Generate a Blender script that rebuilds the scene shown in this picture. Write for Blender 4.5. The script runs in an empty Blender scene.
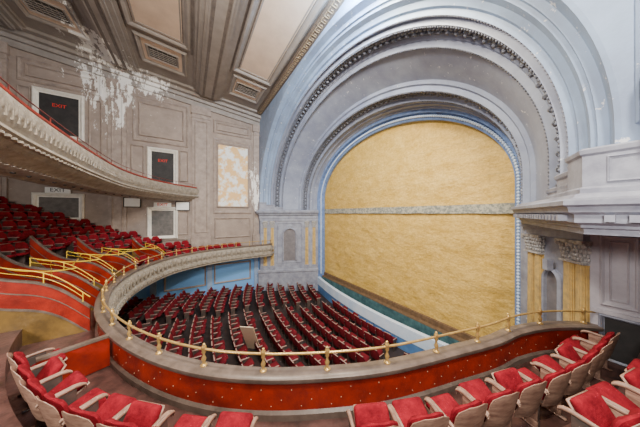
import bpy, bmesh, math, random
from mathutils import Vector, Matrix, noise
random.seed(7)
SC=bpy.context.scene
COL=SC.collection
CX=-9.5
EYE=7.0

# ------------------------------------------------------------------ materials
def math_node(nt,op,a,b=None):
    n=nt.nodes.new('ShaderNodeMath'); n.operation=op
    for i,v in enumerate((a,b)):
        if v is None: continue
        if isinstance(v,(int,float)): n.inputs[i].default_value=v
        else: nt.links.new(v,n.inputs[i])
    return n.outputs[0]
def mixc(nt,fac,a,b,blend='MIX'):
    n=nt.nodes.new('ShaderNodeMix'); n.data_type='RGBA'; n.blend_type=blend
    if isinstance(fac,(int,float)): n.inputs[0].default_value=fac
    else: nt.links.new(fac,n.inputs[0])
    for i,v in ((6,a),(7,b)):
        if isinstance(v,tuple): n.inputs[i].default_value=(*v,1)
        else: nt.links.new(v,n.inputs[i])
    return n.outputs[2]
def tnoise(nt,scale,detail=8,rough=.65,stretch=None):
    tc=nt.nodes.new('ShaderNodeTexCoord'); n=nt.nodes.new('ShaderNodeTexNoise')
    n.inputs['Scale'].default_value=scale; n.inputs['Detail'].default_value=detail; n.inputs['Roughness'].default_value=rough
    src=tc.outputs['Object']
    if stretch:
        mp=nt.nodes.new('ShaderNodeMapping'); mp.inputs['Scale'].default_value=stretch; nt.links.new(src,mp.inputs['Vector']); src=mp.outputs[0]
    nt.links.new(src,n.inputs['Vector']); return n.outputs['Fac']
def sepxyz(nt):
    tc=nt.nodes.new('ShaderNodeTexCoord'); sx=nt.nodes.new('ShaderNodeSeparateXYZ'); nt.links.new(tc.outputs['Object'],sx.inputs[0]); return sx.outputs
def mat(name,c1,c2=None,scale=2.0,rough=.7,metal=0.0,bump=0.0,bscale=25,lo=.35,hi=.65,stretch=(1,1,1),peel=False,speck=None,spec=None):
    m=bpy.data.materials.new(name); m.use_nodes=True
    nt=m.node_tree; N=nt.nodes; L=nt.links
    b=N['Principled BSDF']; b.inputs['Roughness'].default_value=rough; b.inputs['Metallic'].default_value=metal
    if spec is not None: b.inputs['Specular IOR Level'].default_value=spec
    tc=N.new('ShaderNodeTexCoord'); mp=N.new('ShaderNodeMapping'); mp.inputs['Scale'].default_value=stretch
    L.new(tc.outputs['Object'],mp.inputs['Vector'])
    nz=N.new('ShaderNodeTexNoise'); nz.inputs['Scale'].default_value=scale; nz.inputs['Detail'].default_value=7; nz.inputs['Roughness'].default_value=.65
    L.new(mp.outputs[0],nz.inputs['Vector'])
    cr=N.new('ShaderNodeValToRGB')
    c2=c2 or tuple(x*.75 for x in c1)
    cr.color_ramp.elements[0].position=lo; cr.color_ramp.elements[1].position=hi
    cr.color_ramp.elements[0].color=(*c1,1); cr.color_ramp.elements[1].color=(*c2,1)
    L.new(nz.outputs['Fac'],cr.inputs['Fac']); c=cr.outputs['Color']
    if speck:
        th,col,sc=speck; c=mixc(nt,math_node(nt,'GREATER_THAN',tnoise(nt,sc,9,.7),th),c,col)
    if peel:
        s=sepxyz(nt); pn=tnoise(nt,1.0,11,.74,(1,1.9,.6))
        def blob(cy,wy,ky,cz,wz,kz,cx,kx):
            dy=math_node(nt,'MAXIMUM',math_node(nt,'SUBTRACT',math_node(nt,'ABSOLUTE',math_node(nt,'SUBTRACT',s[1],cy)),wy),0)
            dz=math_node(nt,'MAXIMUM',math_node(nt,'SUBTRACT',math_node(nt,'ABSOLUTE',math_node(nt,'SUBTRACT',s[2],cz)),wz),0)
            dx=math_node(nt,'MAXIMUM',math_node(nt,'SUBTRACT',s[0],cx),0)
            return math_node(nt,'ADD',math_node(nt,'ADD',math_node(nt,'MULTIPLY',dy,ky),math_node(nt,'MULTIPLY',dz,kz)),math_node(nt,'MULTIPLY',dx,kx))
        near=math_node(nt,'MINIMUM',blob(-4.5,.7,.13,9.0,1.2,.05,-16.6,.07),blob(4.9,.25,.35,2.3,1.3,.10,-18.5,.5))
        near=math_node(nt,'MINIMUM',near,blob(-2.4,.7,.16,8.9,.3,.16,-18.2,.2))
        c=mixc(nt,math_node(nt,'GREATER_THAN',math_node(nt,'SUBTRACT',pn,near),.475),c,(.92,.90,.86))
    L.new(c,b.inputs['Base Color'])
    if bump>0:
        n2=N.new('ShaderNodeTexNoise'); n2.inputs['Scale'].default_value=bscale; n2.inputs['Detail'].default_value=5
        L.new(mp.outputs[0],n2.inputs['Vector'])
        bp=N.new('ShaderNodeBump'); bp.inputs['Strength'].default_value=bump; bp.inputs['Distance'].default_value=.05
        L.new(n2.outputs['Fac'],bp.inputs['Height']); L.new(bp.outputs[0],b.inputs['Normal'])
    return m,nt,b,c
def M(*a,**k): return mat(*a,**k)[0]

wall_mat,nt,bs,c=mat('taupe_plaster',(.40,.32,.27),(.28,.225,.195),scale=1.2,rough=.75,bump=.15,bscale=6,peel=True,speck=(.655,(.66,.60,.52),5))
s=sepxyz(nt); c=mixc(nt,math_node(nt,'LESS_THAN',s[2],-3.6),c,(.18,.42,.82)); nt.links.new(c,bs.inputs['Base Color'])
trim_mat=M('taupe_trim',(.42,.34,.29),(.28,.225,.195),scale=3,rough=.65,bump=.1,peel=True)
ceil_mat=M('ceiling_plaster',(.37,.33,.30),(.29,.26,.235),scale=1.5,rough=.7,peel=True)
groove_mat=M('ceiling_dark_border',(.21,.18,.16),(.13,.11,.10),scale=5,rough=.6,bump=.3,bscale=18)
panel_mat=M('ceiling_panel_tan',(.86,.68,.53),(.74,.57,.44),scale=1.0,rough=.8)
grille_mat=M('dark_grille',(.03,.03,.03),(.08,.07,.06),scale=14,rough=.6)
fret_mat=M('fret_bronze',(.20,.15,.11),(.12,.09,.07),scale=8,rough=.5,bump=.6,bscale=14)
fretk_mat=M('fret_key_bronze',(.40,.30,.19),(.26,.18,.1),scale=8,rough=.5)
arch_mat=M('arch_lavender_grey',(.33,.37,.47),(.23,.26,.36),scale=.9,rough=.55,bump=.08,bscale=8,speck=(.645,(.68,.70,.74),4))
archb_mat=M('arch_light_blue',(.31,.43,.63),(.23,.30,.44),scale=.7,rough=.55,bump=.08,speck=(.635,(.70,.72,.76),3.5))
garl_mat=M('garland_blue_grey',(.22,.24,.31),(.06,.07,.09),scale=9,rough=.55,bump=.4,bscale=30)
blue_mat=M('bead_blue',(.20,.32,.60),(.13,.20,.40),scale=4,rough=.5)
ent_mat=M('entablature_grey',(.36,.38,.45),(.22,.23,.29),scale=2.5,rough=.6,bump=.1,speck=(.66,(.62,.62,.66),4))
pier_mat=M('pier_grey_lavender',(.58,.56,.60),(.44,.42,.46),scale=2.0,rough=.65,bump=.1)
gold_mat=M('old_gold_paint',(.72,.50,.16),(.44,.31,.14),scale=5,rough=.5,metal=.1)
capital_mat=M('capital_gilt_grey',(.62,.60,.58),(.26,.25,.24),scale=11,rough=.5,bump=.4)
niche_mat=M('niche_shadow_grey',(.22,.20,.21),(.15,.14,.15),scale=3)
dgrey_mat=M('worn_grey_door_paint',(.16,.145,.135),(.09,.085,.08),scale=4)

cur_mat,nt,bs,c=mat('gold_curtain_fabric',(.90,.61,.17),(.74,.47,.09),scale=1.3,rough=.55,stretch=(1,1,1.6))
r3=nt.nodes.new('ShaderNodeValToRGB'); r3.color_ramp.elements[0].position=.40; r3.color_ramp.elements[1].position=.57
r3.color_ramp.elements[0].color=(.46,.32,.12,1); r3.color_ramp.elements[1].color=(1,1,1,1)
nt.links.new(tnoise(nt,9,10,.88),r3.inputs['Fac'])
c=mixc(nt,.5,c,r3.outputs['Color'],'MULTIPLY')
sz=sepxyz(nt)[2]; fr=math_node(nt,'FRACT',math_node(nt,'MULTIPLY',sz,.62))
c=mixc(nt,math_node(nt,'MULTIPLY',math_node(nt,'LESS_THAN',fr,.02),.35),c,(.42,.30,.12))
nt.links.new(c,bs.inputs['Base Color'])
hsum=math_node(nt,'ADD',tnoise(nt,2.2,6,.6,(1,1,2.0)),math_node(nt,'MULTIPLY',tnoise(nt,9,6,.7),.5))
bp=nt.nodes.new('ShaderNodeBump'); bp.inputs['Strength'].default_value=.5; bp.inputs['Distance'].default_value=.15
nt.links.new(hsum,bp.inputs['Height']); nt.links.new(bp.outputs[0],bs.inputs['Normal'])
band_mat=M('curtain_band_brocade',(.50,.46,.34),(.22,.225,.19),scale=9,rough=.6,lo=.44,hi=.56)
hem_mat=M('curtain_hem_brown',(.20,.12,.06),(.11,.065,.035),scale=5)
stage_mat=M('stage_teal_paint',(.09,.20,.22),(.03,.08,.10),scale=3,rough=.5)
pit_mat=M('pit_rail_white_blue',(.74,.84,.96),(.56,.72,.92),scale=1.5,rough=.5)
pitd_mat=M('pit_blue',(.10,.24,.50),(.07,.16,.36),scale=2,rough=.5)
floor_mat=M('orchestra_floor_dark',(.04,.025,.025),(.02,.015,.015),scale=2,rough=.7)
deck_mat=M('worn_maroon_boards',(.13,.06,.05),(.05,.028,.024),scale=3,rough=.36,bump=.2,bscale=12)
red_mat=M('red_parapet_paint',(.36,.022,.008),(.17,.012,.007),scale=2.0,rough=.4,bump=.08,spec=.35)
cap_mat=M('brown_grey_cap',(.18,.135,.11),(.10,.075,.06),scale=4,rough=.36)
fas_mat=M('ornate_fascia_beige',(.38,.33,.27),(.22,.19,.15),scale=5,rough=.6,bump=.3,bscale=20)
brass_mat=M('brass_rail',(.74,.50,.17),(.50,.32,.11),scale=8,rough=.3,metal=.5)
yellow_mat=M('yellow_guard_rail',(.85,.58,.04),(.70,.45,.03),scale=6,rough=.4)
uprail_mat=M('dark_red_rail',(.20,.03,.02),(.12,.02,.015),scale=6,rough=.4)
stud_mat=M('stud_pale_brass',(.60,.42,.25),rough=.4)
velvet_mat=M('crimson_velvet',(.31,.012,.024),(.14,.006,.012),scale=5,rough=.9,bump=.2,bscale=40,spec=.12)
velvet2_mat=M('worn_maroon_velvet',(.19,.012,.020),(.07,.006,.010),scale=1.5,rough=.9,spec=.15)
wood_mat=M('worn_pale_wood',(.40,.25,.18),(.20,.11,.08),scale=6,rough=.42,stretch=(1,1,4))
woodd_mat=M('dusty_beige_wood',(.40,.26,.22),(.26,.15,.13),scale=6,rough=.5)
iron_mat=M('seat_iron_taupe',(.10,.065,.055),(.05,.04,.035),scale=6,rough=.5)
olive_mat=M('olive_gold_paint',(.24,.14,.035),(.11,.065,.02),scale=2,rough=.4)
door_mat=M('door_dark_panel',(.035,.03,.03),(.015,.015,.015),scale=3)
doorframe_mat=M('door_frame_cream',(.92,.88,.80),(.76,.72,.64),scale=4)
win_mat=M('window_board_tan',(.88,.56,.24),(.92,.94,.92),scale=1.6,rough=.7,lo=.47,hi=.55,speck=(.62,(.60,.40,.2),5))
sign_mat=M('sign_white',(.9,.9,.87),(.8,.8,.77))
redtxt_mat=M('sign_red',(.80,.04,.02),(.75,.03,.02))
ply_mat=M('plywood',(.90,.68,.48),(.78,.58,.40),scale=2)
black_mat=M('black_metal',(.03,.03,.035),(.02,.02,.02),scale=5,rough=.4)

# ------------------------------------------------------------------ mesh builder
class MB:
    def __init__(s): s.v=[]; s.f=[]
    def grid(s,rows,closed=False):
        o=len(s.v); n=len(rows[0])
        for r in rows: s.v+= [tuple(p) for p in r]
        for i in range(len(rows)-1):
            for j in range(n-1 if not closed else n):
                k=(j+1)%n
                s.f.append((o+i*n+j,o+i*n+k,o+(i+1)*n+k,o+(i+1)*n+j))
        return s
    def poly(s,pts):
        o=len(s.v); s.v+=[tuple(p) for p in pts]; s.f.append(tuple(range(o,o+len(pts)))); return s
    def box(s,c,sz,mx=None):
        o=len(s.v); c=Vector(c)
        for dx in(-.5,.5):
            for dy in(-.5,.5):
                for dz in(-.5,.5):
                    p=Vector((dx*sz[0],dy*sz[1],dz*sz[2]))
                    if mx: p=mx@p
                    s.v.append(tuple(c+p))
        for f in((0,1,3,2),(4,6,7,5),(0,4,5,1),(2,3,7,6),(0,2,6,4),(1,5,7,3)): s.f.append(tuple(o+i for i in f))
        return s
    def bm(s,bm,mx=Matrix()):
        o=len(s.v); bm.verts.index_update()
        for v in bm.verts: s.v.append(tuple(mx@v.co))
        for f in bm.faces: s.f.append(tuple(o+v.index for v in f.verts))
        bm.free(); return s
    def rbox(s,c,sz,bev=.02,seg=2,mx=None):
        b=bmesh.new(); bmesh.ops.create_cube(b,size=1)
        for v in b.verts: v.co=Vector((v.co.x*sz[0],v.co.y*sz[1],v.co.z*sz[2]))
        bmesh.ops.bevel(b,geom=b.edges[:],offset=bev,segments=seg,affect='EDGES',profile=.5)
        m=Matrix.Translation(Vector(c))
        if mx: m=m@mx.to_4x4()
        return s.bm(b,m)
    def ell(s,c,r,mx=None,nu=8,nv=5):
        c=Vector(c); o=len(s.v)
        for i in range(1,nv):
            a=math.pi*i/nv
            for j in range(nu):
                b=2*math.pi*j/nu
                p=Vector((r[0]*math.sin(a)*math.cos(b),r[1]*math.sin(a)*math.sin(b),r[2]*math.cos(a)))
                if mx: p=mx@p
                s.v.append(tuple(c+p))
        t=Vector((0,0,r[2])); 
        if mx: t=mx@t
        s.v.append(tuple(c+t)); s.v.append(tuple(c-t)); T=len(s.v)-2
        for i in range(nv-2):
            for j in range(nu):
                k=(j+1)%nu; s.f.append((o+i*nu+j,o+i*nu+k,o+(i+1)*nu+k,o+(i+1)*nu+j))
        for j in range(nu):
            k=(j+1)%nu; s.f.append((T,o+k,o+j)); e=o+(nv-2)*nu; s.f.append((T+1,e+j,e+k))
        return s
    def tube(s,pts,r,n=8):
        rows=[]; pts=[Vector(p) for p in pts]
        for i,p in enumerate(pts):
            t=(pts[min(i+1,len(pts)-1)]-pts[max(i-1,0)]).normalized()
            up=Vector((0,0,1)) if abs(t.z)<.95 else Vector((1,0,0))
            a=t.cross(up).normalized(); b=a.cross(t)
            rows.append([p+a*r*math.cos(2*math.pi*j/n)+b*r*math.sin(2*math.pi*j/n) for j in range(n)])
        s.grid(rows,closed=True); s.poly(rows[0]); s.poly(rows[-1][::-1]); return s
    def lathe(s,c,prof,n=12):
        rows=[[(c[0]+r*math.cos(2*math.pi*j/n),c[1]+r*math.sin(2*math.pi*j/n),c[2]+z) for j in range(n)] for r,z in prof]
        return s.grid(rows,closed=True)
    def frame(s,o,U,V,Nn,u0,u1,v0,v1,w=.12,d=.08):
        o,U,V,Nn=map(Vector,(o,U,V,Nn)); rows=[]
        for (ins,h) in ((0,0),(0,d*.6),(w*.3,d),(w*.6,d*.7),(w*.75,d*.35),(w,d*.3),(w,0)):
            r=[(u0+ins,v0+ins),(u1-ins,v0+ins),(u1-ins,v1-ins),(u0+ins,v1-ins)]
            rows.append([o+U*a+V*b+Nn*h for a,b in r])
        return s.grid(rows,closed=True)
    def obj(s,name,m,parent=None,label=None,cat=None,kind=None,group=None,smooth=35):
        me=bpy.data.meshes.new(name); me.from_pydata(s.v,[],s.f); me.validate()
        b=bmesh.new(); b.from_mesh(me); bmesh.ops.recalc_face_normals(b,faces=b.faces); b.to_mesh(me); b.free()
        if smooth:
            me.shade_smooth(); me.set_sharp_from_angle(angle=math.radians(smooth))
        me.materials.append(m); ob=bpy.data.objects.new(name,me); COL.objects.link(ob)
        deco(ob,parent,label,cat,kind,group); return ob
def deco(ob,parent=None,label=None,cat=None,kind=None,group=None):
    if parent: ob.parent=parent
    if label: ob['label']=label
    if cat: ob['category']=cat
    if kind: ob['kind']=kind
    if group: ob['group']=group
    return ob
def empty(name,loc=(0,0,0),**k):
    e=bpy.data.objects.new(name,None); e.location=loc; COL.objects.link(e); e.empty_display_size=.2
    return deco(e,**k)
def proj(x,y,z):
    d=-.85*x+.527*y; r=.527*x+.85*y
    if d<.05: return None
    return 320+210*r/d,213.5-210*z/d

# ------------------------------------------------------------------ paths
def catmull(P,step=.2):
    P=[Vector(p) for p in P]; out=[]
    for i in range(len(P)-1):
        p0=P[max(i-1,0)];p1=P[i];p2=P[i+1];p3=P[min(i+2,len(P)-1)]
        n=max(2,int((p2-p1).length/step))
        for k in range(n):
            t=k/n
            out.append(.5*((2*p1)+(-p0+p2)*t+(2*p0-5*p1+4*p2-p3)*t*t+(-p0+3*p1-3*p2+p3)*t**3))
    out.append(P[-1]); return out
def outn(t,p):
    c=Vector((CX,7)) if p.y<6 else Vector((CX,p.y)); n=Vector((t.y,-t.x)); return n if n.dot(p-c)>0 else -n
def normals(path):
    out=[]
    for i in range(len(path)):
        t=(path[min(i+1,len(path)-1)]-path[max(i-1,0)]).normalized(); out.append(outn(t,path[i]))
    return out
def offset(path,nr,t): return [p+n*t for p,n in zip(path,nr)]
def sweep(mb,path,nr,prof,z0=0):
    return mb.grid([[(p.x+n.x*o,p.y+n.y*o,z+z0) for p,n in zip(path,nr)] for o,z in prof])
def resample(poly,sp,start=0):
    out=[]; acc=0; nxt=start
    for a,b in zip(poly[:-1],poly[1:]):
        l=(b-a).length
        while nxt<=acc+l and l>0:
            out.append((a.lerp(b,(nxt-acc)/l),(b-a).normalized())); nxt+=sp
        acc+=l
    return out
PB=[(-1.76,6.2),(-1.87,5.4),(-2.12,4.4),(-2.5,3.0),(-2.93,2.0),(-3.5,1.0),(-4.2,.15),(-5.2,-.66),(-6.5,-1.4),(-8.2,-2.05),(-10.4,-2.4),(-12.9,-2.15),(-15.3,-1.05),(-16.8,.9),(-17.45,3.2),(-17.6,5.6)]
par=catmull([(-1.62,8.05),(-1.68,7.2)]+PB); par_n=normals(par)
parx=catmull([(-.80,8.15),(-1.12,7.75),(-1.5,7.05)]+PB+[(-17.75,5.95),(-18.15,6.15)]); parx_n=normals(parx)
ZF=-3.3

# ------------------------------------------------------------------ room shell
def czz(y,h=0): return 9.25-.1077*y-h
MB().box((-19.05,-3.2,1.7),(.3,17.2,17.8)).obj('wall_left',wall_mat,kind='structure',label='tall taupe plaster side wall with flaking paint',smooth=0)
mb=MB()
for a in(0,.25): mb.grid([[( -19.2,y,czz(y,-a)) ,(3.4,y,czz(y,-a))] for y in (-11.8,5.35)])
mb.obj('ceiling',ceil_mat,kind='structure',label='coffered taupe plaster ceiling',smooth=0)
def fz(y): return -6.95+(9.4-y)*.055
MB().grid([[(-18.9,y,fz(y)),(3.2,y,fz(y))] for y in(12.5,4,-3,-11.8)]).obj('floor',floor_mat,kind='structure',label='dark sloping orchestra floor')
MB().box((3.35,-1.5,1.5),(.3,19.6,17)).obj('wall_right',wall_mat,kind='structure',label='taupe plaster side wall',smooth=0)
def cbox(mb,x0,x1,y0,y1,h0,h1):
    o=len(mb.v)
    for x in(x0,x1):
        for y in(y0,y1):
            for h in(h0,h1): mb.v.append((x,y,czz(y,h)))
    for f in((0,1,3,2),(4,6,7,5),(0,4,5,1),(2,3,7,6),(0,2,6,4),(1,5,7,3)): mb.f.append(tuple(o+i for i in f))
CO=Vector((0,0,czz(0))); CU=Vector((1,0,0)); CV=Vector((0,1,-.1077)).normalized(); CN=Vector((0,-.1077,-1)).normalized()
tn=1
def T(mb,m,lab,sm=0):
    global tn
    o=mb.obj('trim_%d'%tn,m,kind='structure',label=lab,smooth=sm); tn+=1; return o
for (y0,y1) in((.35,1.95),(-4.35,-2.95),(-9,-7.6)):
    mb=MB(); cbox(mb,-17.9,3.2,y0,y1,0,.28); cbox(mb,-17.9,3.2,y0+.22,y1-.22,.28,.40); cbox(mb,-17.9,3.2,y0-.14,y0,0,.12); cbox(mb,-17.9,3.2,y1,y1+.14,0,.12)
    for q in(.34,): cbox(mb,-17.9,3.2,y0+q,y0+q+.06,.4,.44); cbox(mb,-17.9,3.2,y1-q-.06,y1-q,.4,.44)
    T(mb,ceil_mat,'broad moulded ceiling beam')
    mb=MB(); cbox(mb,-17.85,3.2,y0+.44,y0+.58,.4,.41); cbox(mb,-17.85,3.2,y1-.58,y1-.44,.4,.41)
    T(mb,groove_mat,'dark ornamented beam borders')
for (y0,y1) in((2.35,4.65),(-2.6,-.1),(-7.1,-4.7)):
    mb=MB()
    for (xa,xb) in((-13.7,-7.2),(-6.8,2.6)):
        mb.frame(CO,CU,CV,CN,xa-.25,xb+.25,y0-.12,y1+.12,.3,.14); mb.frame(CO+CN*.03,CU,CV,CN,xa+.12,xb-.12,y0+.26,y1-.26,.06,.03)
    mb.frame(CO,CU,CV,CN,-16.75,-14.35,y0+.05,y1-.05,.26,.14)
    T(mb,ceil_mat,'moulded coffer frames')
    mb=MB()
    for (xa,xb) in((-13.7,-7.2),(-6.8,2.6)): cbox(mb,xa,xb,y0+.24,y1-.24,.0,.03)
    T(mb,panel_mat,'tan painted ceiling panel')
    mb=MB(); cbox(mb,-14.32,3,y0-.34,y0-.14,0,.02); cbox(mb,-14.32,3,y1+.14,y1+.26,0,.02)
    for (xa,xb) in((-13.7,-7.2),(-6.8,2.6)): cbox(mb,xa,xb,y0+.16,y1-.16,.0,.02)
    T(mb,groove_mat,'dark coffer borders')
    mb=MB(); cbox(mb,-16.5,-14.6,y0+.28,y1-.28,.0,.03)
    T(mb,panel_mat,'tan vent surround panel')
    mb=MB(); ym=(y0+y1)/2
    cbox(mb,-16.0,-15.1,ym-.66,ym+.66,.03,.05)
    g=mb.obj('ceiling_vent',grille_mat,label='dark rectangular ceiling ventilation grille with thin bars',cat='vent',group='ceiling vents',smooth=0)
    m2=MB(); m2.frame(CO+CN*.03,CU,CV,CN,-16.12,-14.98,ym-.78,ym+.78,.12,.07)
    for k in range(4): x=-15.84+k*.17; cbox(m2,x,x+.018,ym-.64,ym+.64,.05,.08)
    for k in range(5): y=ym-.46+k*.23; cbox(m2,-15.98,-15.12,y,y+.018,.05,.075)
    m2.obj('grille_bars',ceil_mat,parent=g,smooth=0)
mb=MB(); cbox(mb,-18.2,3.2,4.84,5.28,0,.16); T(mb,fret_mat,'bronze greek fret ceiling border')
mb=MB(); x=-18
while x<3:
    cbox(mb,x,x+.22,4.93,4.96,.16,.18); cbox(mb,x,x+.03,4.96,5.18,.16,.18); cbox(mb,x+.11,x+.14,5.03,5.18,.16,.18); cbox(mb,x+.03,x+.14,5.15,5.18,.16,.18); x+=.28
T(mb,fretk_mat,'raised key pattern')
mb=MB()
for (o,h) in((.16,.95),(.35,.6),(.62,.38),(1.0,.16)): cbox(mb,-18.95,-18.9+o,-11.8,5.3,0,h)
T(mb,ceil_mat,'stepped plaster cornice')
WO=Vector((-18.9,0,0)); WU=Vector((0,1,0)); WV=Vector((0,0,1)); WN=Vector((1,0,0))
mb=MB()
for (a,b) in((.15,1.35),(4.75,5.25),(-4.5,-3.6),(-9.4,-8.5)):
    zt=czz((a+b)/2,.9)
    mb.box((-18.83,(a+b)/2,(zt-2.9)/2),(.16,b-a,zt+2.9)); mb.box((-18.8,(a+b)/2,zt-.3),(.26,b-a+.12,.6)); mb.box((-18.8,(a+b)/2,zt-.85),(.22,b-a+.06,.12))
    mb.box((-18.8,(a+b)/2,-2.4),(.26,b-a+.12,1.2))
    if b-a>.6: mb.frame(WO+WN*.15,WU,WV,WN,a+.16,b-.16,-1.5,zt-1.1,.12,.07)
T(mb,trim_mat,'panelled wall pilasters')
mb=MB()
for (a,b,c0,c1,w) in((1.6,4.6,.0,6.1,.28),(1.6,4.6,6.5,7.6,.16),(1.85,4.35,6.75,7.35,.07),(1.7,4.5,-2.0,-.35,.14),(-3.3,-.1,5.0,8.1,.18),(-3.0,-.4,5.4,7.7,.1),(-8.2,-4.8,7.5,8.8,.18),(-7.9,-5.1,7.8,8.5,.08),(-3.3,-.1,-2.6,-1.9,.12),(-3.4,0,1.35,1.6,.08),
      (-8.2,-7.7,2.6,7.2,.1),(-5.4,-4.8,2.6,7.2,.1),(-8.3,-4.7,2.2,2.45,.08),(-.8,-.1,-1.6,.2,.1),(-3.4,-2.7,2.4,4.7,.1),(-.65,-.1,2.4,4.7,.1),(-12,-9.8,3,9,.2),(1.65,4.55,-5.7,-4.1,.12),(-1.6,1.1,-5.7,-4.1,.12)):
    mb.frame(WO,WU,WV,WN,a,b,c0,c1,w,.11)
T(mb,trim_mat,'raised plaster wall panel mouldings')
mb=MB()
for y in(5.0,1.35,-2.2): mb.box((-18.83,y,-5.2),(.16,.35,3.0))
T(mb,archb_mat,'pale blue lower pilasters')
w=MB().box((-18.86,3.12,3.1),(.1,2.3,5.0)).obj('window_1',win_mat,kind='structure',label='tall boarded window with scraped tan paint',smooth=0)
MB().frame(WO+WN*.03,WU,WV,WN,1.85,4.4,.5,5.75,.16,.12).obj('window_frame',trim_mat,parent=w,smooth=0)
def text(s,size,mx,m,parent,name='lettering'):
    cu=bpy.data.curves.new(name,'FONT'); cu.body=s; cu.size=size; cu.align_x='CENTER'; cu.align_y='CENTER'; cu.extrude=.006
    o=bpy.data.objects.new(name,cu); COL.objects.link(o)
    bpy.context.view_layer.update()
    me=bpy.data.meshes.new_from_object(o.evaluated_get(bpy.context.evaluated_depsgraph_get()))
    bpy.data.objects.remove(o); me.transform(mx); me.materials.clear(); me.materials.append(m)
    ob=bpy.data.objects.new(name,me); COL.objects.link(ob); ob.parent=parent; return ob
def wallmx(y,z,x=-18.7): return Matrix(((0,0,1,x),(1,0,0,y),(0,1,0,z),(0,0,0,1)))
for i,(y,z0,z1,w,tx) in enumerate(((-6.6,4.55,7.0,1.6,1),(-1.65,2.1,4.4,1.3,1),(-6.6,-.4,.95,1.6,0),(-1.65,-1.75,.2,1.3,0))):
    d=MB().box((-18.86,y,(z0+z1)/2),(.1,w,z1-z0)).obj('door_%d'%(i+1),door_mat if tx else dgrey_mat,kind='structure',label='dark exit door with worn cream frame' if tx else 'worn grey door in cream frame',smooth=0)
    MB().frame(WO+WN*.03,WU,WV,WN,y-w/2-.24,y+w/2+.24,z0-.1,z1+.26,.25,.2).obj('door_frame',doorframe_mat,parent=d,smooth=0)
    m2=MB()
    for s in(-1,1):
        m2.frame(WO+WN*.05,WU,WV,WN,y+s*w*.25-w*.2,y+s*w*.25+w*.2,z0+.15,z1-.15-(.9 if tx else 0),.05,.04)
    m2.obj('door_panel',doorframe_mat if not tx else iron_mat,parent=d,smooth=0)
    if tx: text('EXIT',.28,wallmx(y,z1-.62,-18.78),redtxt_mat,d)
    else:
        s=MB().box((-18.68,y,z1+.42),(.1,1.0,.32)).obj('exit_sign',sign_mat,label='small exit sign mounted over a door',cat='sign',smooth=0); text('EXIT',.30,wallmx(y,z1+.42,-18.62),redtxt_mat if i==3 else black_mat,s)
for (y,z) in((-3.3,.75),(-.45,.55)):
    s=MB().box((-18.74,y,z),(.08,.8,.56)).obj('wall_notice',sign_mat,label='small white framed notice on the plaster wall',cat='notice',group='wall notices',smooth=0)
    MB().frame(WO+WN*.18,WU,WV,WN,y-.45,y+.45,z-.33,z+.33,.06,.04).obj('notice_frame',black_mat,parent=s,smooth=0)

# ------------------------------------------------------------------ proscenium
def bb(a): return 4.05+(a-6.6)*1.22
def ring(Y,a,zb=.3,n=90):
    pts=[(CX-a,Y,zb),(CX-a,Y,.75)]
    for i in range(n+1):
        th=math.pi*(1-i/n); pts.append((CX+a*math.cos(th),Y,1.2+bb(a)*math.sin(th)))
    return pts+[(CX+a,Y,.75),(CX+a,Y,zb)]
pros=empty('proscenium_arch',(CX,5.3,-5.6),label='huge grey-blue plaster proscenium arch with receding garland mouldings',cat='arch')
INV=Matrix.Translation((-CX,-5.3,5.6))
def addp(o): o.matrix_parent_inverse=INV; return o
def loft(prof,m,name,zb=.3):
    return addp(MB().grid([ring(Y,a,zb) for Y,a in prof]).obj(name,m,parent=pros,smooth=30))
loft([(10.55,6.68),(10.35,6.66),(10.3,6.72),(10.25,6.90),(10.1,6.94),(10.05,6.90),(9.98,6.90),(9.93,7.05)],blue_mat,'inner_frame',-7.0)
loft([(9.98,6.92),(9.95,7.02),(9.86,7.04),(9.84,7.10),(9.6,7.14),(9.58,7.09),(9.52,7.09),(9.5,7.15),(9.3,7.2),(9.25,7.14),(9.15,7.14),(9.1,7.3),(8.68,7.42),(8.64,7.32),(8.52,7.34),(8.5,7.5),(8.4,7.54)],arch_mat,'inner_molding')
loft([(8.4,7.54),(8.36,7.66),(8.2,7.74),(7.9,7.86),(7.6,8.0),(7.3,8.14),(7.12,8.25),(7.08,8.18),(7.0,8.18),(6.98,8.34),(6.92,8.36)],arch_mat,'cove')
loft([(6.92,8.36),(6.88,8.40),(6.85,8.46),(6.45,8.56),(6.42,8.44),(6.3,8.46),(6.28,8.64),(6.2,8.66),(6.18,8.60),(6.1,8.60)],arch_mat,'outer_molding')
loft([(6.1,8.60),(6.08,8.72),(5.98,8.74),(5.9,8.85),(5.7,8.9),(5.68,8.97),(5.6,8.98),(5.58,9.1),(5.5,9.12),(5.3,9.16),(5.28,9.22)],archb_mat,'outer_band')
def along(Y,a,N,zb=.35):
    r=[Vector(p) for p in ring(Y,a,zb=zb,n=200)]; L=[0]
    for p,q in zip(r[:-1],r[1:]): L.append(L[-1]+(q-p).length)
    out=[];j=0
    for i in range(N):
        s=L[-1]*(i+.5)/N
        while L[j+1]<s: j+=1
        t=(r[j+1]-r[j]).normalized(); p=r[j].lerp(r[j+1],(s-L[j])/(L[j+1]-L[j]))
        out.append((p,t,Vector((t.z,0,-t.x)).normalized()))
    return out
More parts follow.
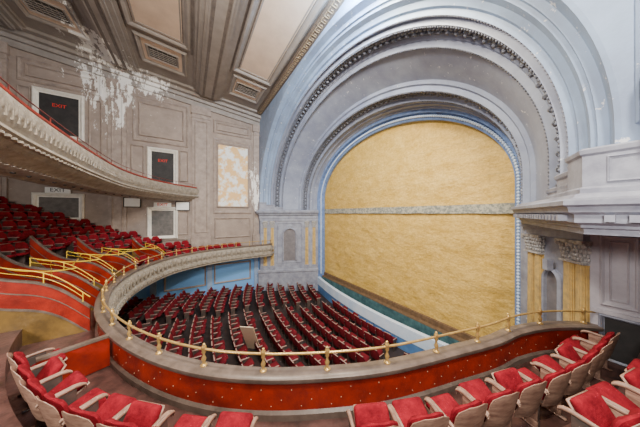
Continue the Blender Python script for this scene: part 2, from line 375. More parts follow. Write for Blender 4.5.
def garland(Y,a,N,sz):
    mb=MB(); yv=Vector((0,1,0))
    for i,(p,t,nr) in enumerate(along(Y,a,N)):
        if nr.dot(Vector((CX,0,1.2))-Vector((p.x,0,p.z)))<0: nr=-nr
        mx=Matrix((t,yv,nr)).transposed()
        for sg in(-1,1):
            R=Matrix.Rotation(sg*.6,3,'Z')
            mb.ell(p+yv*sg*sz*.5+nr*sz*.12,(sz*.56,sz*.26,sz*.3),mx@R,7,4)
            mb.ell(p+yv*sg*sz*.95+nr*sz*.05-t*sz*.3,(sz*.4,sz*.16,sz*.2),mx@Matrix.Rotation(sg*1.0,3,'Z'),6,4)
        if i%2==0: mb.ell(p+nr*sz*.35,(sz*.34,sz*.34,sz*.34),mx,7,4)
    return addp(mb.obj('garland_molding',garl_mat,parent=pros,kind='stuff',label='carved leaf garland'))
garland(6.65,8.5,150,.245)
garland(8.89,7.36,130,.22)
def beads(Y,a,N,r,m,zb=.35):
    mb=MB()
    for p,t,nr in along(Y,a,N,zb): mb.ell(p,(r,r,r),None,6,4)
    return addp(mb.obj('bead_molding',m,parent=pros,kind='stuff'))
beads(10.22,6.80,260,.065,pit_mat,-5.5); beads(9.2,7.14,230,.04,garl_mat); beads(8.58,7.33,230,.04,garl_mat); beads(6.36,8.45,260,.04,garl_mat); beads(7.04,8.18,260,.04,garl_mat); beads(6.14,8.6,260,.03,ent_mat)
BA=8.94
PY=8.1
mb=MB(); r=ring(5.28,9.22,zb=.3); zt=8.9
mb.grid([r[2:-2],[(x,y,zt) for x,y,z in r[2:-2]]])
for s in(-1,1):
    xe=-19 if s<0 else 3.3
    mb.grid([[(xe,5.28,.3),(xe,5.28,zt)],[(CX+s*9.22,5.28,.3),(CX+s*9.22,5.28,zt)]])
    mb.grid([[(xe,5.28,-7.1 if s<0 else -.3),(xe,5.28,.4)],[(CX+s*BA,5.28,-7.1 if s<0 else -.3),(CX+s*BA,5.28,.4)]])
mb.poly([(-2.6,9.95,-.3),(CX+BA,5.28,-.3),(3.3,5.28,-.3),(3.3,PY,-.3),(-.86,PY,-.3)])
mb.obj('wall_stage',archb_mat,kind='structure',label='blue-grey wall framing the proscenium arch',smooth=0)
FX=Vector((1,0,0)); FN=Vector((0,-1,0)); FO=Vector((0,PY,0))
MB().grid([[(-.86,PY,-7.1),(-.86,PY,-.29)],[(3.3,PY,-7.1),(3.3,PY,-.29)]]).obj('wall_pier',pier_mat,kind='structure',label='grey set-back wall beside the stage bay',smooth=0)
mb=MB()
for a,b in((-.72,-.2),(-.1,.9),(1.0,2.4)):
    mb.frame(FO,FX,WV,FN,a,b,-2.1,-.5,.09,.07); mb.frame(FO,FX,WV,FN,a+.13,b-.13,-1.97,-.63,.04,.04)
mb.box((1.2,PY-.04,-.4),(4.1,.1,.14)); mb.box((1.2,PY-.03,-2.25),(4.1,.08,.08))
T(mb,pier_mat,'grey panel mouldings on set-back wall')
mb=MB(); F2=Vector((0,5.28,0))
mb.frame(F2,FX,WV,FN,-.17,2.4,1.25,7.8,.1,.06); mb.frame(F2,FX,WV,FN,-.02,2.2,1.45,7.6,.05,.03)
T(mb,archb_mat,'raised panel mouldings on the upper pier')
d5=MB().box((-.05,PY-.02,-2.85),(1.2,.06,.95)).obj('door_5',door_mat,kind='structure',label='low dark doorway at the end of the balcony',smooth=0)
MB().frame(FO,FX,WV,FN,-.74,.64,-3.34,-2.3,.1,.09).obj('door_frame',ent_mat,parent=d5,smooth=0)

def bay(side):
    A=Vector((CX+side*6.92,9.95,0)); B0=Vector((CX+side*BA,5.28,0))
    def axes(A,B):
        U=(B-A).normalized(); N=Vector((U.y,-U.x,0))
        if N.x*side>0: N=-N
        return U,(B-A).length,N
    U0,L0,N0=axes(A,B0); V=Vector((0,0,1))
    B=B0 if side<0 else Vector((-.86,PY,0))
    U,L,N=axes(A,B); mxx=Matrix((U,N,V)).transposed(); mx0=Matrix((U0,N0,V)).transposed()
    def P(s,n,z): return A+U*(s*L)+N*n+V*z
    def P0(s,n,z): return A+U0*(s*L0)+N0*n+V*z
    w_=MB().grid([[P(0,0,-7.1),P(0,0,.35 if side<0 else -.29)],[P(1,0,-7.1),P(1,0,.35 if side<0 else -.29)]])
    if side>0: w_.grid([[P0(0,0,-.3),P0(0,0,.35)],[P0(1,0,-.3),P0(1,0,.35)]])
    w_.obj('wall_bay_%s'%('far' if side<0 else 'near'),ent_mat,kind='structure',label='grey splayed wall bay beside the stage',smooth=0)
    S0=0 if side<0 else .13
    p0=P0(S0,0,0)
    ent=MB(); path=[Vector((p0.x,p0.y)),Vector((B0.x,B0.y)),Vector((3.2 if side>0 else -18.9,5.28))]
    pj=.45 if side<0 else .34
    prof=[(.2,-.14),(.2,-.02),(pj-.07,.02),(pj-.05,.10),(pj,.13),(pj,.2),(.22,.24),(.18,.30),(.05,.33),(0,.34)]
    prof=([(0,-.66),(.08,-.66),(.08,-.46),(.12,-.44),(.12,-.20)] if side<0 else [(0,-.32),(.08,-.32),(.08,-.24),(.12,-.22),(.12,-.18)])+prof
    n2=Vector((0,-1)); n1=Vector((N0.x,N0.y)); nm=(n1+n2).normalized(); nm=nm/max(.4,nm.dot(n1)); nn=[n1,nm,n2]
    ent.grid([[(p.x+q.x*o,p.y+q.y*o,z) for p,q in zip(path,nn)] for o,z in prof])
    ent.poly([(path[0].x+n1.x*o,path[0].y+n1.y*o,z) for o,z in prof])
    k0=int(L0*S0/.2)+1
    for k in range(k0,int(L0/.2)): ent.box(P0((k+.5)*.2/L0,.25,-.07),(.09,.12,.1),mx0)
    for k in range(16 if side>0 else 0): ent.box((B0.x+.2+k*.2,5.28-.25,-.07),(.09,.12,.1))
    for s_,o1,zz in((.62,.03,.56),(.76,.06,.78),(.90,.10,1.0)):
        q=P0(s_,0,0); pp=[Vector((q.x,q.y)),path[1],path[2]]; pr=[(0,.3),(o1+.03,.3),(o1+.03,.38),(o1,.41),(o1,zz-.12),(o1+.03,zz-.09),(o1+.04,zz-.03),(o1,zz),(0,zz)]
        ent.grid([[(p.x+q_.x*o,p.y+q_.y*o,z) for p,q_ in zip(pp,nn)] for o,z in pr]); ent.poly([(pp[0].x+n1.x*o,pp[0].y+n1.y*o,z) for o,z in pr])
    if side>0:
        ent.frame(Vector((0,5.28-.10,0)),FX,WV,FN,-.4,.9,.46,.84,.04,.03)
    ent.obj('entablature',ent_mat,label='grey moulded entablature ledge carrying the arch',cat='cornice',smooth=25)
    K=1.0 if side<0 else 1.2
    for k,s in enumerate((.07,.2,.80,.92) if side<0 else (.24,.37,.79,.93)):
        root=empty('pilaster',P(s,.1,-4.9),label='fluted gold pilaster with carved leafy capital',cat='pilaster',group='gold pilasters beside the stage')
        inv=Matrix.Translation(-P(s,.1,-4.9)); n=20; rows=[]
        for z,w in((-4.6,.17),(-4.5,.15),(-1.3,.13),(-1.25,.145)):
            rr=[]
            for j in range(n+1):
                a=math.pi*j/n; q=K*w*(1+(-.10 if j%2 else .04)); rr.append(P(s,0,z)+U*(-math.cos(a)*q)+N*(math.sin(a)*q*.6))
            rows.append(rr)
        o=MB().grid(rows).obj('shaft',gold_mat,parent=root,smooth=0); o.matrix_parent_inverse=inv
        cp=MB(); cp.box(P(s,.09,-.70),(.38*K,.2,.07),mxx); cp.box(P(s,.06,-1.22),(.3*K,.16,.05),mxx)
        rows=[]
        for z,w in((-1.22,.13),(-1.0,.14),(-.8,.18),(-.73,.19)):
            rows.append([P(s,0,z)+U*(-math.cos(math.pi*j/10)*w*K)+N*(math.sin(math.pi*j/10)*w*.7*K) for j in range(11)])
        cp.grid(rows)
        for z,w,sz in((-1.12,.15,.04),(-1.02,.16,.04),(-.92,.175,.042),(-.82,.19,.04)):
            for j in range(8):
                a=math.pi*(j+(.5 if z in(-1.12,-.92) else .2))/8; cp.ell(P(s,0,z)+U*(-math.cos(a)*w*K)+N*(math.sin(a)*w*.7*K),(sz*.75,sz*.8,sz*1.4),None,6,4)
        for sg in(-1,1): cp.ell(P(s,.14,-.78)+U*sg*.18*K,(.06,.045,.06),mxx,8,5)
        o=cp.obj('capital',capital_mat,parent=root,smooth=40); o.matrix_parent_inverse=inv
        b_=MB(); b_.box(P(s,.08,-4.7),(.4,.24,.2),mxx); b_.box(P(s,.09,-4.85),(.46,.28,.1),mxx); o=b_.obj('base',ent_mat,parent=root,smooth=0); o.matrix_parent_inverse=inv
    if side>0:
        mb=MB(); mb.box(P(.57,.06,-.52),(L*.86,.14,.3),mxx); mb.box(P(.57,.1,-.4),(L*.86,.24,.08),mxx); T(mb,ent_mat,'grey architrave above the gold capitals')
    c=.5 if side<0 else .585; root=empty('wall_niche',P(c,.05,-4.2),label='round-headed niche with moulded grey surround',cat='niche'); inv=Matrix.Translation(-P(c,.05,-4.2))
    w=.52 if side<0 else .25; za=-1.9; arc=[(-w,-4.2),(-w,za)]+[(-w*math.cos(math.pi*i/14),za+w*math.sin(math.pi*i/14)) for i in range(1,14)]+[(w,za),(w,-4.2)]
    rows=[]
    for k,h in((1.0,.0),(1.0,.10),(1.12,.13),(1.22,.1),(1.3,.07),(1.3,0)):
        rows.append([P(c,h,0)+U*(x*k)+V*(z if z<za else za+(z-za)*k) for x,z in arc])
    o=MB().grid(rows).obj('surround',ent_mat,parent=root,smooth=25); o.matrix_parent_inverse=inv
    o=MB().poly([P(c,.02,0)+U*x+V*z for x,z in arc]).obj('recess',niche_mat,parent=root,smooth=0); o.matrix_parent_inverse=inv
    k=MB(); k.box(P(c,.15,za+w+.18),(.18,.14,.3),mxx)
    if side<0: k.frame(P(c,.0,0),U,V,N,-1.1,1.1,-4.4,-.85,.09,.06)
    o=k.obj('keystone',ent_mat,parent=root,smooth=0); o.matrix_parent_inverse=inv
    if side<0:
        rows=[[(p.x+q.x*o_,p.y+q.y*o_,z) for p,q in zip(path[:2],nn[:2])] for o_,z in ((.22,-7.1),(.22,-5.2),(.3,-5.15),(.3,-4.98),(.2,-4.9),(0,-4.9))]
        MB().grid(rows).obj('wall_plinth_far',ent_mat,kind='structure',label='grey plinth course',smooth=0)
bay(-1); bay(1)

# ------------------------------------------------------------------ curtain and stage
nx,nz=170,130; x0,x1,z0,z1=CX-7.0,CX+7.0,-5.6,5.7
rows=[]
for j in range(nz+1):
    z=z0+(z1-z0)*j/nz; rr=[]
    for i in range(nx+1):
        x=x0+(x1-x0)*i/nx
        d=.04*noise.noise(Vector((x*.5,z*1.2,0)))+.024*noise.noise(Vector((x*1.3,z*2.2,3)))+.016*noise.noise(Vector((x*3,z*4,5)))
        rr.append((x,10.63+d,z))
    rows.append(rr)
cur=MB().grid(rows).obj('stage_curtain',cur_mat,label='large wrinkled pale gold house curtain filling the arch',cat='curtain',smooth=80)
def wob(i,s): return .03*noise.noise(Vector((i*.12,s,0)))
MB().grid([[(x0+(x1-x0)*i/140,10.52,z+wob(i,z*3)) for i in range(141)] for z in(.0,.12,.32,.40)]).obj('decorative_band',band_mat,parent=cur,label='grey brocade horizontal band',smooth=80)
MB().grid([[(x0,y,z),(x1,y,z)] for y,z in((10.45,-5.6),(10.45,-5.38),(10.56,-5.36))]).obj('hem',hem_mat,parent=cur,smooth=0)
st=MB().grid([[(CX-6.6,12.4,-5.62),(CX+6.6,12.4,-5.62)],[(CX-6.6,10.2,-5.62),(CX+6.6,10.2,-5.62)],[(CX-6.6,10.18,-5.68),(CX+6.6,10.18,-5.68)]])
st=st.obj('stage_apron',hem_mat,label='worn brown stage edge with teal front below the curtain',cat='stage',smooth=0)
MB().grid([[(CX-6.6,10.19,-5.68),(CX+6.6,10.19,-5.68)],[(CX-6.6,10.19,-7),(CX+6.6,10.19,-7)]]).obj('front_panel',stage_mat,parent=st,label='teal painted stage front',smooth=0)
pit=[Vector((CX-6.85+13.7*i/40, 9.25+.8*((i-20)/20)**2)) for i in range(41)]
pn_=[Vector((0,-1))]*41
root=sweep(MB(),pit,pn_,[(-.05,-7.0),(-.05,-5.74),(.2,-5.74),(.2,-6.35)]).obj('pit_rail',pit_mat,label='curved white and blue orchestra pit wall',cat='railing',smooth=25)
sweep(MB(),pit,pn_,[(.18,-6.35),(.18,-7.0)]).obj('lower_panel',pitd_mat,parent=root,smooth=25)

# ------------------------------------------------------------------ lower balcony
bal=empty('lower_balcony',(-9,-4,-3.3),label='horseshoe balcony with red parapet and terraced maroon floor',cat='balcony')
BI=Matrix.Translation((9,4,3.3))
def addb(o): o.matrix_parent_inverse=BI; return o
def clampv(p,z):
    x,y=p.x,p.y
    x=max(-19.02,min(3.3,x)); y=max(-11.5,min(PY+.05,y))
    if x<-18.4: y=min(y,5.36)
    return (x,y,z)
PITCH=.85; RISE=.42; T1=1.42
terr=[(0.0,ZF)]; t=T1; z=ZF; terr.append((t,z)); TER=[(0,T1,ZF)]
for k in range(1,11):
    z+=RISE; terr.append((t,z)); TER.append((t,t+PITCH,z)); t+=PITCH; terr.append((t,z))
addb(MB().grid([[clampv(p,z) for p in offset(par,par_n,t)] for t,z in terr]).obj('deck',deck_mat,parent=bal,smooth=0))
addb(MB().grid([[clampv(p,z) for p in offset(par,par_n,t)] for t,z in((-.05,-3.62),(1.5,-3.6),(10,-3.55))]).obj('soffit',trim_mat,parent=bal,smooth=0))
addb(sweep(MB(),parx,parx_n,[(.12,-2.70),(.12,-3.32)]).obj('inner_panel',red_mat,parent=bal,smooth=40))
addb(sweep(MB(),parx,parx_n,[(.11,-3.3),(.17,-3.3),(.17,-3.2),(.12,-3.17)]).obj('skirting',cap_mat,parent=bal,smooth=30))
addb(sweep(MB(),parx,parx_n,[(.12,-2.71),(.17,-2.71),(.19,-2.68),(.19,-2.63),(.15,-2.6),(-.06,-2.6),(-.10,-2.63),(-.10,-2.69),(-.06,-2.72)]).obj('cap',cap_mat,parent=bal,smooth=50))
addb(sweep(MB(),parx,parx_n,[(-.06,-2.72),(-.08,-2.78),(-.14,-2.83),(-.18,-2.95),(-.16,-3.1),(-.10,-3.24),(-.12,-3.3),(-.22,-3.34),(-.24,-3.48),(-.18,-3.54),(-.18,-3.62),(-.0,-3.66)]).obj('fascia',fas_mat,parent=bal,smooth=35))
mb=MB()
for p,t in resample(parx,.36):
    n=outn(t,p); mx=Matrix(((t.x,n.x,0),(t.y,n.y,0),(0,0,1))); N3=Vector((n.x,n.y,0)); c=Vector((p.x,p.y,0))-N3*.18
    mb.box(c+Vector((0,0,-3.04)),(.05,.06,.4),mx); mb.ell(c+Vector((0,0,-3.02))+Vector((t.x,t.y,0))*.18,(.1,.03,.11),mx,8,5); mb.box(c-N3*.06+Vector((0,0,-3.42)),(.1,.06,.1),mx)
addb(mb.obj('fascia_ornament',fas_mat,parent=bal,kind='stuff'))
mb=MB()
for i,(p,t) in enumerate(resample(parx,.16)):
    q=p+outn(t,p)*.125; mb.ell((q.x,q.y,(-2.84,-3.0,-3.1)[i%3]),(.009,.009,.009),None,5,4)
addb(mb.obj('studs',stud_mat,parent=bal,kind='stuff'))
rail=empty('brass_railing',(-3.2,2.0,-2.6),label='brass handrail on turned posts along the balcony cap',cat='railing')
RI=Matrix.Translation((3.2,-2.0,2.6)); rp=offset(parx,parx_n,.03)
o=MB().tube([(p.x,p.y,-2.32) for p in rp[::2]],.021,8).obj('handrail',brass_mat,parent=rail,smooth=60); o.matrix_parent_inverse=RI
pm=MB().lathe((0,0,0),[(.001,0),(.055,0),(.055,.015),(.03,.03),(.02,.06),(.034,.09),(.04,.12),(.022,.16),(.018,.2),(.034,.225),(.032,.28),(.04,.3),(.036,.33),(.02,.35),(.022,.37),(.001,.385)],12)
pm=pm.obj('post',brass_mat,parent=rail,smooth=50); pm.matrix_parent_inverse=RI
first=True
for p,t in resample(rp,1.06,.25):
    if first: o=pm; first=False
    else: o=pm.copy(); COL.objects.link(o); o.parent=rail; o.matrix_parent_inverse=RI
    o.location=(p.x,p.y,-2.6)

TOPS=[]
def partition(px,py,dx,dy,ln,rise,lab,rails=True):
    d=Vector((dx,dy)).normalized(); n=Vector((-d.y,d.x)); K=18; top=[]
    for i in range(K+1):
        s=i/K; zz=-2.62+rise*(s**1.15+ .11*math.sin(s*math.pi*2.0)); top.append((Vector((px,py))+d*(ln*s+.15),zz))
    def strip(lo,hi,w,m,name,parent=None,**k):
        mb=MB()
        def row(sg,f): return [(p.x+n.x*w*sg,p.y+n.y*w*sg,f(z)) for p,z in top]
        mb.grid([row(-1,lo),row(-1,hi),row(1,hi),row(1,lo)]); mb.grid([row(-1,lo),row(1,lo)])
        for e in(0,-1):
            p,z=top[e]; mb.poly([(p.x-n.x*w,p.y-n.y*w,lo(z)),(p.x-n.x*w,p.y-n.y*w,hi(z)),(p.x+n.x*w,p.y+n.y*w,hi(z)),(p.x+n.x*w,p.y+n.y*w,lo(z))])
        return mb.obj(name,m,parent=parent,smooth=30,**k)
    r=strip(lambda z:-3.28 if not rails else z-.74,lambda z:z-.03,.04,red_mat,'box_partition',label=lab,cat='partition')
    strip(lambda z:z-.05,lambda z:z,.055,cap_mat,'cap',r)
    if not rails: return
    TOPS.append(top)
    strip(lambda z:min(z-.75,-3.3),lambda z:z-.73,.037,olive_mat,'dado',r,label='olive gold lower panel')
    strip(lambda z:z-.76,lambda z:z-.70,.05,cap_mat,'lower_rail',r)
    strip(lambda z:z-.36,lambda z:z-.33,.047,cap_mat,'bead_strip',r)
    e=11
    g=MB().tube([(p.x,p.y,z+.26) for p,z in top[:e+1]],.012,7)
    g=g.obj('guard_rail',yellow_mat,label='thin yellow guard rail above a red box partition',cat='railing',group='yellow guard rails')
    MB().tube([(p.x,p.y,z+.13) for p,z in top[1:e+1]],.008,6).obj('mid_rail',yellow_mat,parent=g)
    for i in(1,6,e):
        p,z=top[i]; MB().tube([(p.x,p.y,z),(p.x,p.y,z+.26)],.011,7).obj('post',yellow_mat,parent=g)
partition(-6.35,-1.35,.42,-.9,.95,.02,'short red partition with brown cap beside the first seats',False)
partition(-8.5,-2.25,.08,-1,2.5,2.15,'curved red box partition over olive gold dado')
partition(-10.2,-2.5,0,-1,2.5,2.0,'curved red box partition beside the next box')
partition(-11.9,-2.45,-.12,-1,2.4,1.8,'curved red box partition midway round the balcony')
partition(-13.6,-2.05,-.25,-1,2.3,1.5,'curved red box partition farther round the balcony')
partition(-15.4,-1.1,-.55,-.85,2.0,1.2,'curved red box partition near the side wall')
for a,b in zip(TOPS[:-1],TOPS[1:]):
    for i,j,h in((5,8,.24),(10,4,.25)):
        p=Vector((a[i][0].x,a[i][0].y,a[i][1]+h)); q=Vector((b[j][0].x,b[j][0].y,b[j][1]+h))
        mb=MB(); U=[];W=[]
        for k in range(11):
            s=k/10; c=p.lerp(q,s); c.z-=.18*4*s*(1-s)/2; U.append(c+Vector((0,0,.02))); W.append(c-Vector((0,.02*math.sin(k*1.7),.02)))
        mb.grid([U,W]); mb.obj('caution_tape',yellow_mat,label='sagging yellow caution tape strung between box rails',cat='tape',group='caution tapes')

# ------------------------------------------------------------------ upper balcony
UP=[(2.6,.9),(0.2,-1.0),(-2.8,-2.1),(-5.2,-2.5),(-7.2,-2.65),(-10.2,-2.7),(-13.0,-2.55),(-15.5,-1.85),(-17.4,-.75),(-18.95,.6)]
up=catmull(UP); un=normals(up)
ub=empty('upper_balcony',(-9,-4,2.0),label='upper balcony with ornate beige fascia and red top rail',cat='balcony')
UI=Matrix.Translation((9,4,-2.0))
def addu(o): o.matrix_parent_inverse=UI; return o
def cl(p,z): return (max(-19.02,min(3.3,p.x)),max(-11.5,p.y),z)
addu(sweep(MB(),up,un,[(.14,1.5),(.14,1.95),(.12,2.0),(-.02,2.02),(-.06,1.99),(-.06,1.95),(-.03,1.93)]).obj('top_rail',red_mat,parent=ub,smooth=40))
addu(sweep(MB(),up,un,[(-.03,1.93),(-.05,1.90),(-.12,1.86),(-.15,1.72),(-.13,1.54),(-.07,1.42),(-.05,1.37),(-.13,1.34),(-.15,1.28),(-.1,1.24),(.0,1.22),(.02,1.18),(.10,1.10),(.3,1.02),(.34,.96),(.6,.92),(.64,.96),(.95,.94),(1.0,.90),(1.2,.9)]).obj('fascia',fas_mat,parent=ub,smooth=35))
addu(MB().grid([[cl(p,z) for p in offset(up,un,t)] for t,z in((1.2,.9),(5,2.0),(9,3.4))]).obj('soffit',ceil_mat,parent=ub,smooth=0))
rws=[];t=.2;z=1.2
for k in range(11):
    rws.append((t,z)); t+=.85; rws.append((t,z)); z+=.4
addu(MB().grid([[cl(p,z) for p in offset(up,un,t)] for t,z in rws]).obj('deck',deck_mat,parent=ub,smooth=0))
mb=MB(); m2=MB()
for i,(p,t) in enumerate(resample(up,.2)):
    n=outn(t,p); mx=Matrix(((t.x,n.x,0),(t.y,n.y,0),(0,0,1))); N3=Vector((n.x,n.y,0)); T3=Vector((t.x,t.y,0)); c=Vector((p.x,p.y,0))
    mb.ell(c-N3*.13+Vector((0,0,1.66)),(.06,.025,.1),mx,8,5); mb.box(c-N3*.13+T3*.1+Vector((0,0,1.64)),(.02,.03,.3),mx)
    mb.box(c-N3*.12+Vector((0,0,1.21)),(.06,.05,.04),mx); mb.box(c+N3*.46+Vector((0,0,.96)),(.04,.2,.03),mx)
    if i%3==0: m2.lathe((c.x+N3.x*.8,c.y+N3.y*.8,.91),[(.001,.0),(.04,.01),(.05,.04),(.05,.05)],8)
addu(mb.obj('fascia_ornament',fas_mat,parent=ub,kind='stuff')); addu(m2.obj('soffit_sockets',black_mat,parent=ub,kind='stuff'))
q=offset(up,un,.06); g=MB().tube([(p.x,p.y,2.2) for p in q[::2]],.013,6).obj('balcony_guard_rail',uprail_mat,label='thin dark red guard rail on upper balcony edge',cat='railing')
for p,t in resample(q,1.5,.4): MB().tube([(p.x,p.y,2.0),(p.x,p.y,2.2)],.011,6).obj('post',uprail_mat,parent=g)

# ------------------------------------------------------------------ seats
def back_panel(w,z0,z1,th,yb,rc=.08,curv=.045,lean=.22,n=12,m=8):
    mb=MB(); F=[];B=[]
    for j in range(m+1):
        v=j/m; z=z0+(z1-z0)*v; f=[];b=[]; hw=w/2; d=z1-z
        if d<rc: hw-=rc-math.sqrt(max(0,rc*rc-(rc-d)**2))
        for i in range(n+1):
            x=-hw+2*hw*i/n; y=yb-(z-z0)*lean+curv*(x/(w/2))**2
            e=min(1,min(i,n-i)/1.5)*min(1,min(j+.4,m-j)/1.2)
            f.append((x,y+th*.5*e,z)); b.append((x,y-th*.5*(.5+.5*e),z))
        F.append(f);B.append(b)
    mb.grid(F); mb.grid(B)
    mb.grid([[F[j][0] for j in range(m+1)],[B[j][0] for j in range(m+1)]])
    mb.grid([[F[j][-1] for j in range(m+1)],[B[j][-1] for j in range(m+1)]]); mb.grid([F[-1],B[-1]]); mb.grid([F[0],B[0]])
    return mb
def theatre_seat(tip):
    root=empty('theatre_seat',label='crimson velvet theatre seat with pale wooden arms',cat='seat',group='front row balcony seats')
    back_panel(.45,.40,.84,.10,-.165,.12).obj('backrest',velvet_mat,parent=root,smooth=50)
    back_panel(.49,.34,.87,.03,-.225,.14).obj('back_shell',wood_mat,parent=root,smooth=50,label='pale wooden back shell')
    R=Matrix.Rotation(tip,3,'X'); c=Vector((0,-.12,.41))+R@Vector((0,.20,0))
    MB().rbox(c,(.43,.38,.10),.045,3,R).obj('seat_cushion',velvet_mat,parent=root,smooth=60)
    MB().rbox(c-R@Vector((0,0,.06)),(.42,.36,.03),.012,1,R).obj('seat_pan',wood_mat,parent=root,smooth=40)
    for sg in(-1,1):
        a=MB(); x=sg*.265; rows=[]
        for y,z,w,h in((-.27,.60,.016,.018),(-.25,.615,.02,.025),(-.1,.63,.022,.025),(.06,.635,.024,.026),(.13,.62,.026,.026),(.17,.59,.022,.026),(.165,.55,.012,.02)):
            rows.append([(x+w*math.cos(k*math.pi/4),y,z+h*math.sin(k*math.pi/4)) for k in range(8)])
        a.grid(rows,closed=True); a.obj('armrest',wood_mat,parent=root,smooth=50)
        l=MB(); l.rbox((x,-.05,.36),(.032,.24,.5),.014,2); l.rbox((x,-.1,.06),(.042,.14,.12),.015,2); l.rbox((x,-.06,.015),(.055,.34,.03),.01,1)
        l.obj('leg',iron_mat if sg<0 else wood_mat,parent=root,smooth=40)
    return root
def place_copy(src,loc,ang,sc=1):
    o=src.copy(); COL.objects.link(o); o.location=loc; o.rotation_euler=(0,0,ang); o.scale=(sc,sc,sc)
    for c in src.children:
        k=c.copy(); COL.objects.link(k); k.parent=o
    return o
def kill(src):
    for c in list(src.children): bpy.data.objects.remove(c)
    bpy.data.objects.remove(src)
protos=[theatre_seat(.15),theatre_seat(1.0),theatre_seat(.5)]
def face(n): return math.atan2(n.x,-n.y)
row=[p+n*(.90+.14*min(1,max(0,(-p.x-3.2)/2))) for p,n in zip(par,par_n)]
cnt=0
for p,t in resample(row,.60,.75):
    if p.x<-5.95 or p.y>7.35 or (p-Vector((-2.32,1.08))).length<.60: continue
    n=outn(t,p); k=(0,2,1,2,0,1,2)[cnt%7]; cnt+=1
    place_copy(protos[k],(p.x,p.y,ZF),face(n)+random.uniform(-.05,.05),1.06)
row=[Vector(p) for p in offset(par,par_n,T1+.40)]
for p,t in resample(row,.60,.5):
    if p.y>7.5 or p.y<3.75 or p.x<-2: continue
    o=place_copy(protos[(1,2)[cnt%2]],(p.x,p.y,ZF+RISE),face(outn(t,p)),1.05); cnt+=1; o['group']='upper row balcony seats'
for s in protos: kill(s)
def small_seat(name,tip,ms):
    a=back_panel(.49,.38,.86,.08,-.18,.1,n=6,m=4); R=Matrix.Rotation(tip,3,'X')
    a.rbox(Vector((0,-.12,.41))+R@Vector((0,.2,0)),(.46,.4,.1),.04,1,R); nc=len(a.f)
    for sg in(-1,1): a.rbox((sg*.255,-.02,.60),(.035,.36,.035),.012,1)
    a.rbox((0,-.29,.868),(.40,.05,.018),.008,1)
    nd=len(a.f)
    for sg in(-1,1): a.box((sg*.255,-.05,.3),(.03,.24,.6))
    o=a.obj(name,ms[0],smooth=50)
    for m in ms[1:]: o.data.materials.append(m)
    for i,f in enumerate(o.data.polygons): f.material_index=0 if i<nc else (1 if i<nd else 2)
    return o
LIM=[(100,300),(104,318),(120,335),(150,356),(200,372),(260,378),(330,377),(390,370),(450,356),(520,334)]
def lim(u):
    if u<100 or u>520: return 0
    for (a,b),(c,d) in zip(LIM[:-1],LIM[1:]):
        if a<=u<=c: return b+(d-b)*(u-a)/(c-a)
orch=[small_seat('orchestra_chair',t,(velvet2_mat,woodd_mat,iron_mat)) for t in(.1,.9,.5)]
cand=[]
for k in range(16):
    R=18.35+.84*k; a=-.6
    while a<.6:
        x=CX+R*math.sin(a); y=27-R*math.cos(a); a+=.53/R; off=abs(x-CX)
        if y>9.1 or off>8.7 or off>6.2+max(0,(10.5-y))*.42: continue
        if y>9.2+.85*(off/6.85)**2-.45: continue
        if abs(off/R-.165)*R<.48: continue
        uv=proj(x,y,fz(y)+.7)
        if not uv or uv[1]>lim(uv[0])-2: continue
        cand.append((math.hypot(x,y),x,y,math.atan2(-(CX-x),27-y)))
cand.sort()
far=MB(); fm=[]
for i,(dd,x,y,an) in enumerate(cand):
    s=orch[random.choice((0,0,1,2))]
    if i<299:
        o=s.copy(); COL.objects.link(o); o.location=(x,y,fz(y)-.005); o.rotation_euler=(0,0,an+random.uniform(-.04,.04))
        deco(o,None,'worn maroon folding seat in curved orchestra rows','seat',None,'orchestra floor seats')
    else:
        mx=Matrix.Translation((x,y,fz(y)-.005))@Matrix.Rotation(an,4,'Z'); o_=len(far.v)
        far.v+=[tuple(mx@v.co) for v in s.data.vertices]
        for f in s.data.polygons: far.f.append(tuple(o_+q for q in f.vertices)); fm.append(f.material_index)
if far.f:
    o=far.obj('orchestra_chair',velvet2_mat,label='worn maroon folding seats in the farthest orchestra rows',cat='seat',kind='stuff',group='orchestra floor seats')
    o.data.materials.append(woodd_mat); o.data.materials.append(iron_mat)
    for f,m in zip(o.data.polygons,fm): f.material_index=m
for o in orch: bpy.data.objects.remove(o)
bsrc=[small_seat('terrace_chair',t,(velvet_mat,woodd_mat,iron_mat)) for t in(.1,.9)]
for k,(t0,t1,z) in enumerate(TER):
    t=t0+.5 if k else 1.0
    row=[Vector(p) for p in offset(par,par_n,t)]
    for p,tt in resample(row,.54,.1+.1*k):
        if p.x<-18.5 or p.y<-11 or p.y>5.0 or (p.x>-9.8 and k>2): continue
        side=(p.x<-15.6 and p.y>-2.0)
        if k<3 and not side and not(k==2 and p.x<-14.5):
            if not(k in(0,1) and p.x<-9.0) or random.random()<.3: continue
            if min(abs(p.x-q) for q in(-8.5,-10.2,-12.05,-13.9,-16))<.42: continue
        uv=proj(p.x,p.y,z+.6)
        if not uv or uv[0]<-15: continue
        o=bsrc[0].copy() if random.random()>.25 else bsrc[1].copy(); COL.objects.link(o); o.location=(p.x,p.y,z); o.rotation_euler=(0,0,face(outn(tt,p)))
        deco(o,None,'crimson folding seat on the balcony terraces','seat',None,'far balcony seats')
for o in bsrc: bpy.data.objects.remove(o)

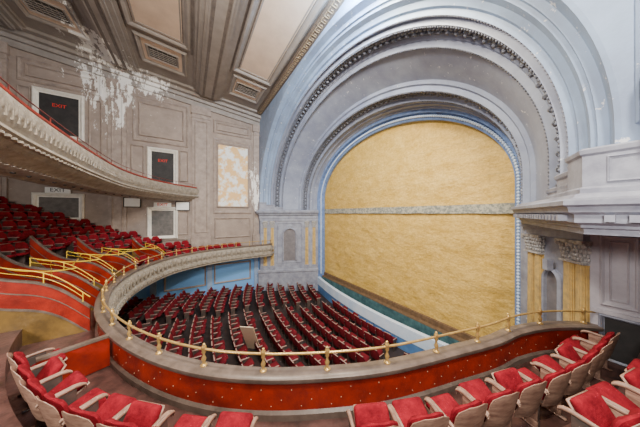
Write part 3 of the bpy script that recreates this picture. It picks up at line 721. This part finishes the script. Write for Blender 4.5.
# ------------------------------------------------------------------ loose things
R=Matrix.Rotation(.9,3,'Z')@Matrix.Rotation(.5,3,'X'); MB().box((-9.6,2.3,fz(2.3)+1.0),(.6,.03,1.6),R).obj('plywood_board',ply_mat,label='plywood sheet leaning on orchestra seats',cat='board',smooth=0)
l=empty('wall_lantern',(-.06,5.1,1.5),label='black metal wall lantern on the near pier',cat='lamp')
LI=Matrix.Translation((.06,-5.1,-1.5))
for nm,c,s in(('housing',(-.03,5.0,1.72),(.12,.2,.5)),('bracket',(-.03,5.17,1.5),(.06,.2,.5)),('lamp_head',(-.03,5.0,1.2),(.09,.16,.4))):
    o=MB().rbox(c,s,.03,2).obj(nm,black_mat,parent=l,smooth=40); o.matrix_parent_inverse=LI

# ------------------------------------------------------------------ lights
def area(loc,target,size,e,col):
    li=bpy.data.lights.new('added_light','AREA'); li.shape='DISK'; li.size=size; li.energy=e; li.color=col  # added lamp without a fixture, not part of the theatre
    o=bpy.data.objects.new('added_light',li); COL.objects.link(o); o.location=loc
    o.rotation_euler=(Vector(target)-Vector(loc)).to_track_quat('-Z','Y').to_euler()
    o['label']='soft added light with no fixture, out of view'; o['category']='light'; return o
area((-4.5,-.3,7.6),(-12,6,-3),1.8,1350,(1,.90,.78))  # added warm key high over the hall, out of view
area((1.2,1.5,5.0),(-16,1,1),1.4,1300,(1,.91,.80))  # added out of view to brighten the left wall
area((-5.5,4.6,8.0),(-15,8,2),1.3,800,(.46,.70,1))  # added cool lamp, tints the left side of the arch blue
area((-1.0,-.6,1.2),(-6,2,-3),.8,85,(1,.9,.8))  # added fill for the nearest seats and parapet
area((-4,4.6,7.2),(-9.5,10.5,-1),1.4,880,(1,.87,.62))  # added warm lamp to brighten the curtain
area((-1.5,-5.0,.3),(-14,-5.5,-.5),1.2,560,(1,.93,.85))  # added unseen fill for the terraces under the upper balcony
area((.6,1.0,.6),(-.6,8.1,-1.6),.6,170,(1,.94,.9))  # added fill to lighten the set-back wall
w=bpy.data.worlds.new('World'); SC.world=w; w.use_nodes=True
w.node_tree.nodes['Background'].inputs[0].default_value=(.95,.93,.95,1); w.node_tree.nodes['Background'].inputs[1].default_value=.45

# ------------------------------------------------------------------ camera
cam=bpy.data.cameras.new('camera'); cam.lens=36*210/640; cam.sensor_width=36; cam.clip_start=.05; cam.clip_end=200
co=bpy.data.objects.new('camera',cam); COL.objects.link(co); co.rotation_euler=(math.radians(90),0,math.atan2(.85,.527)); SC.camera=co
for o in SC.objects:
    if o.parent is None: o.location.z+=EYE
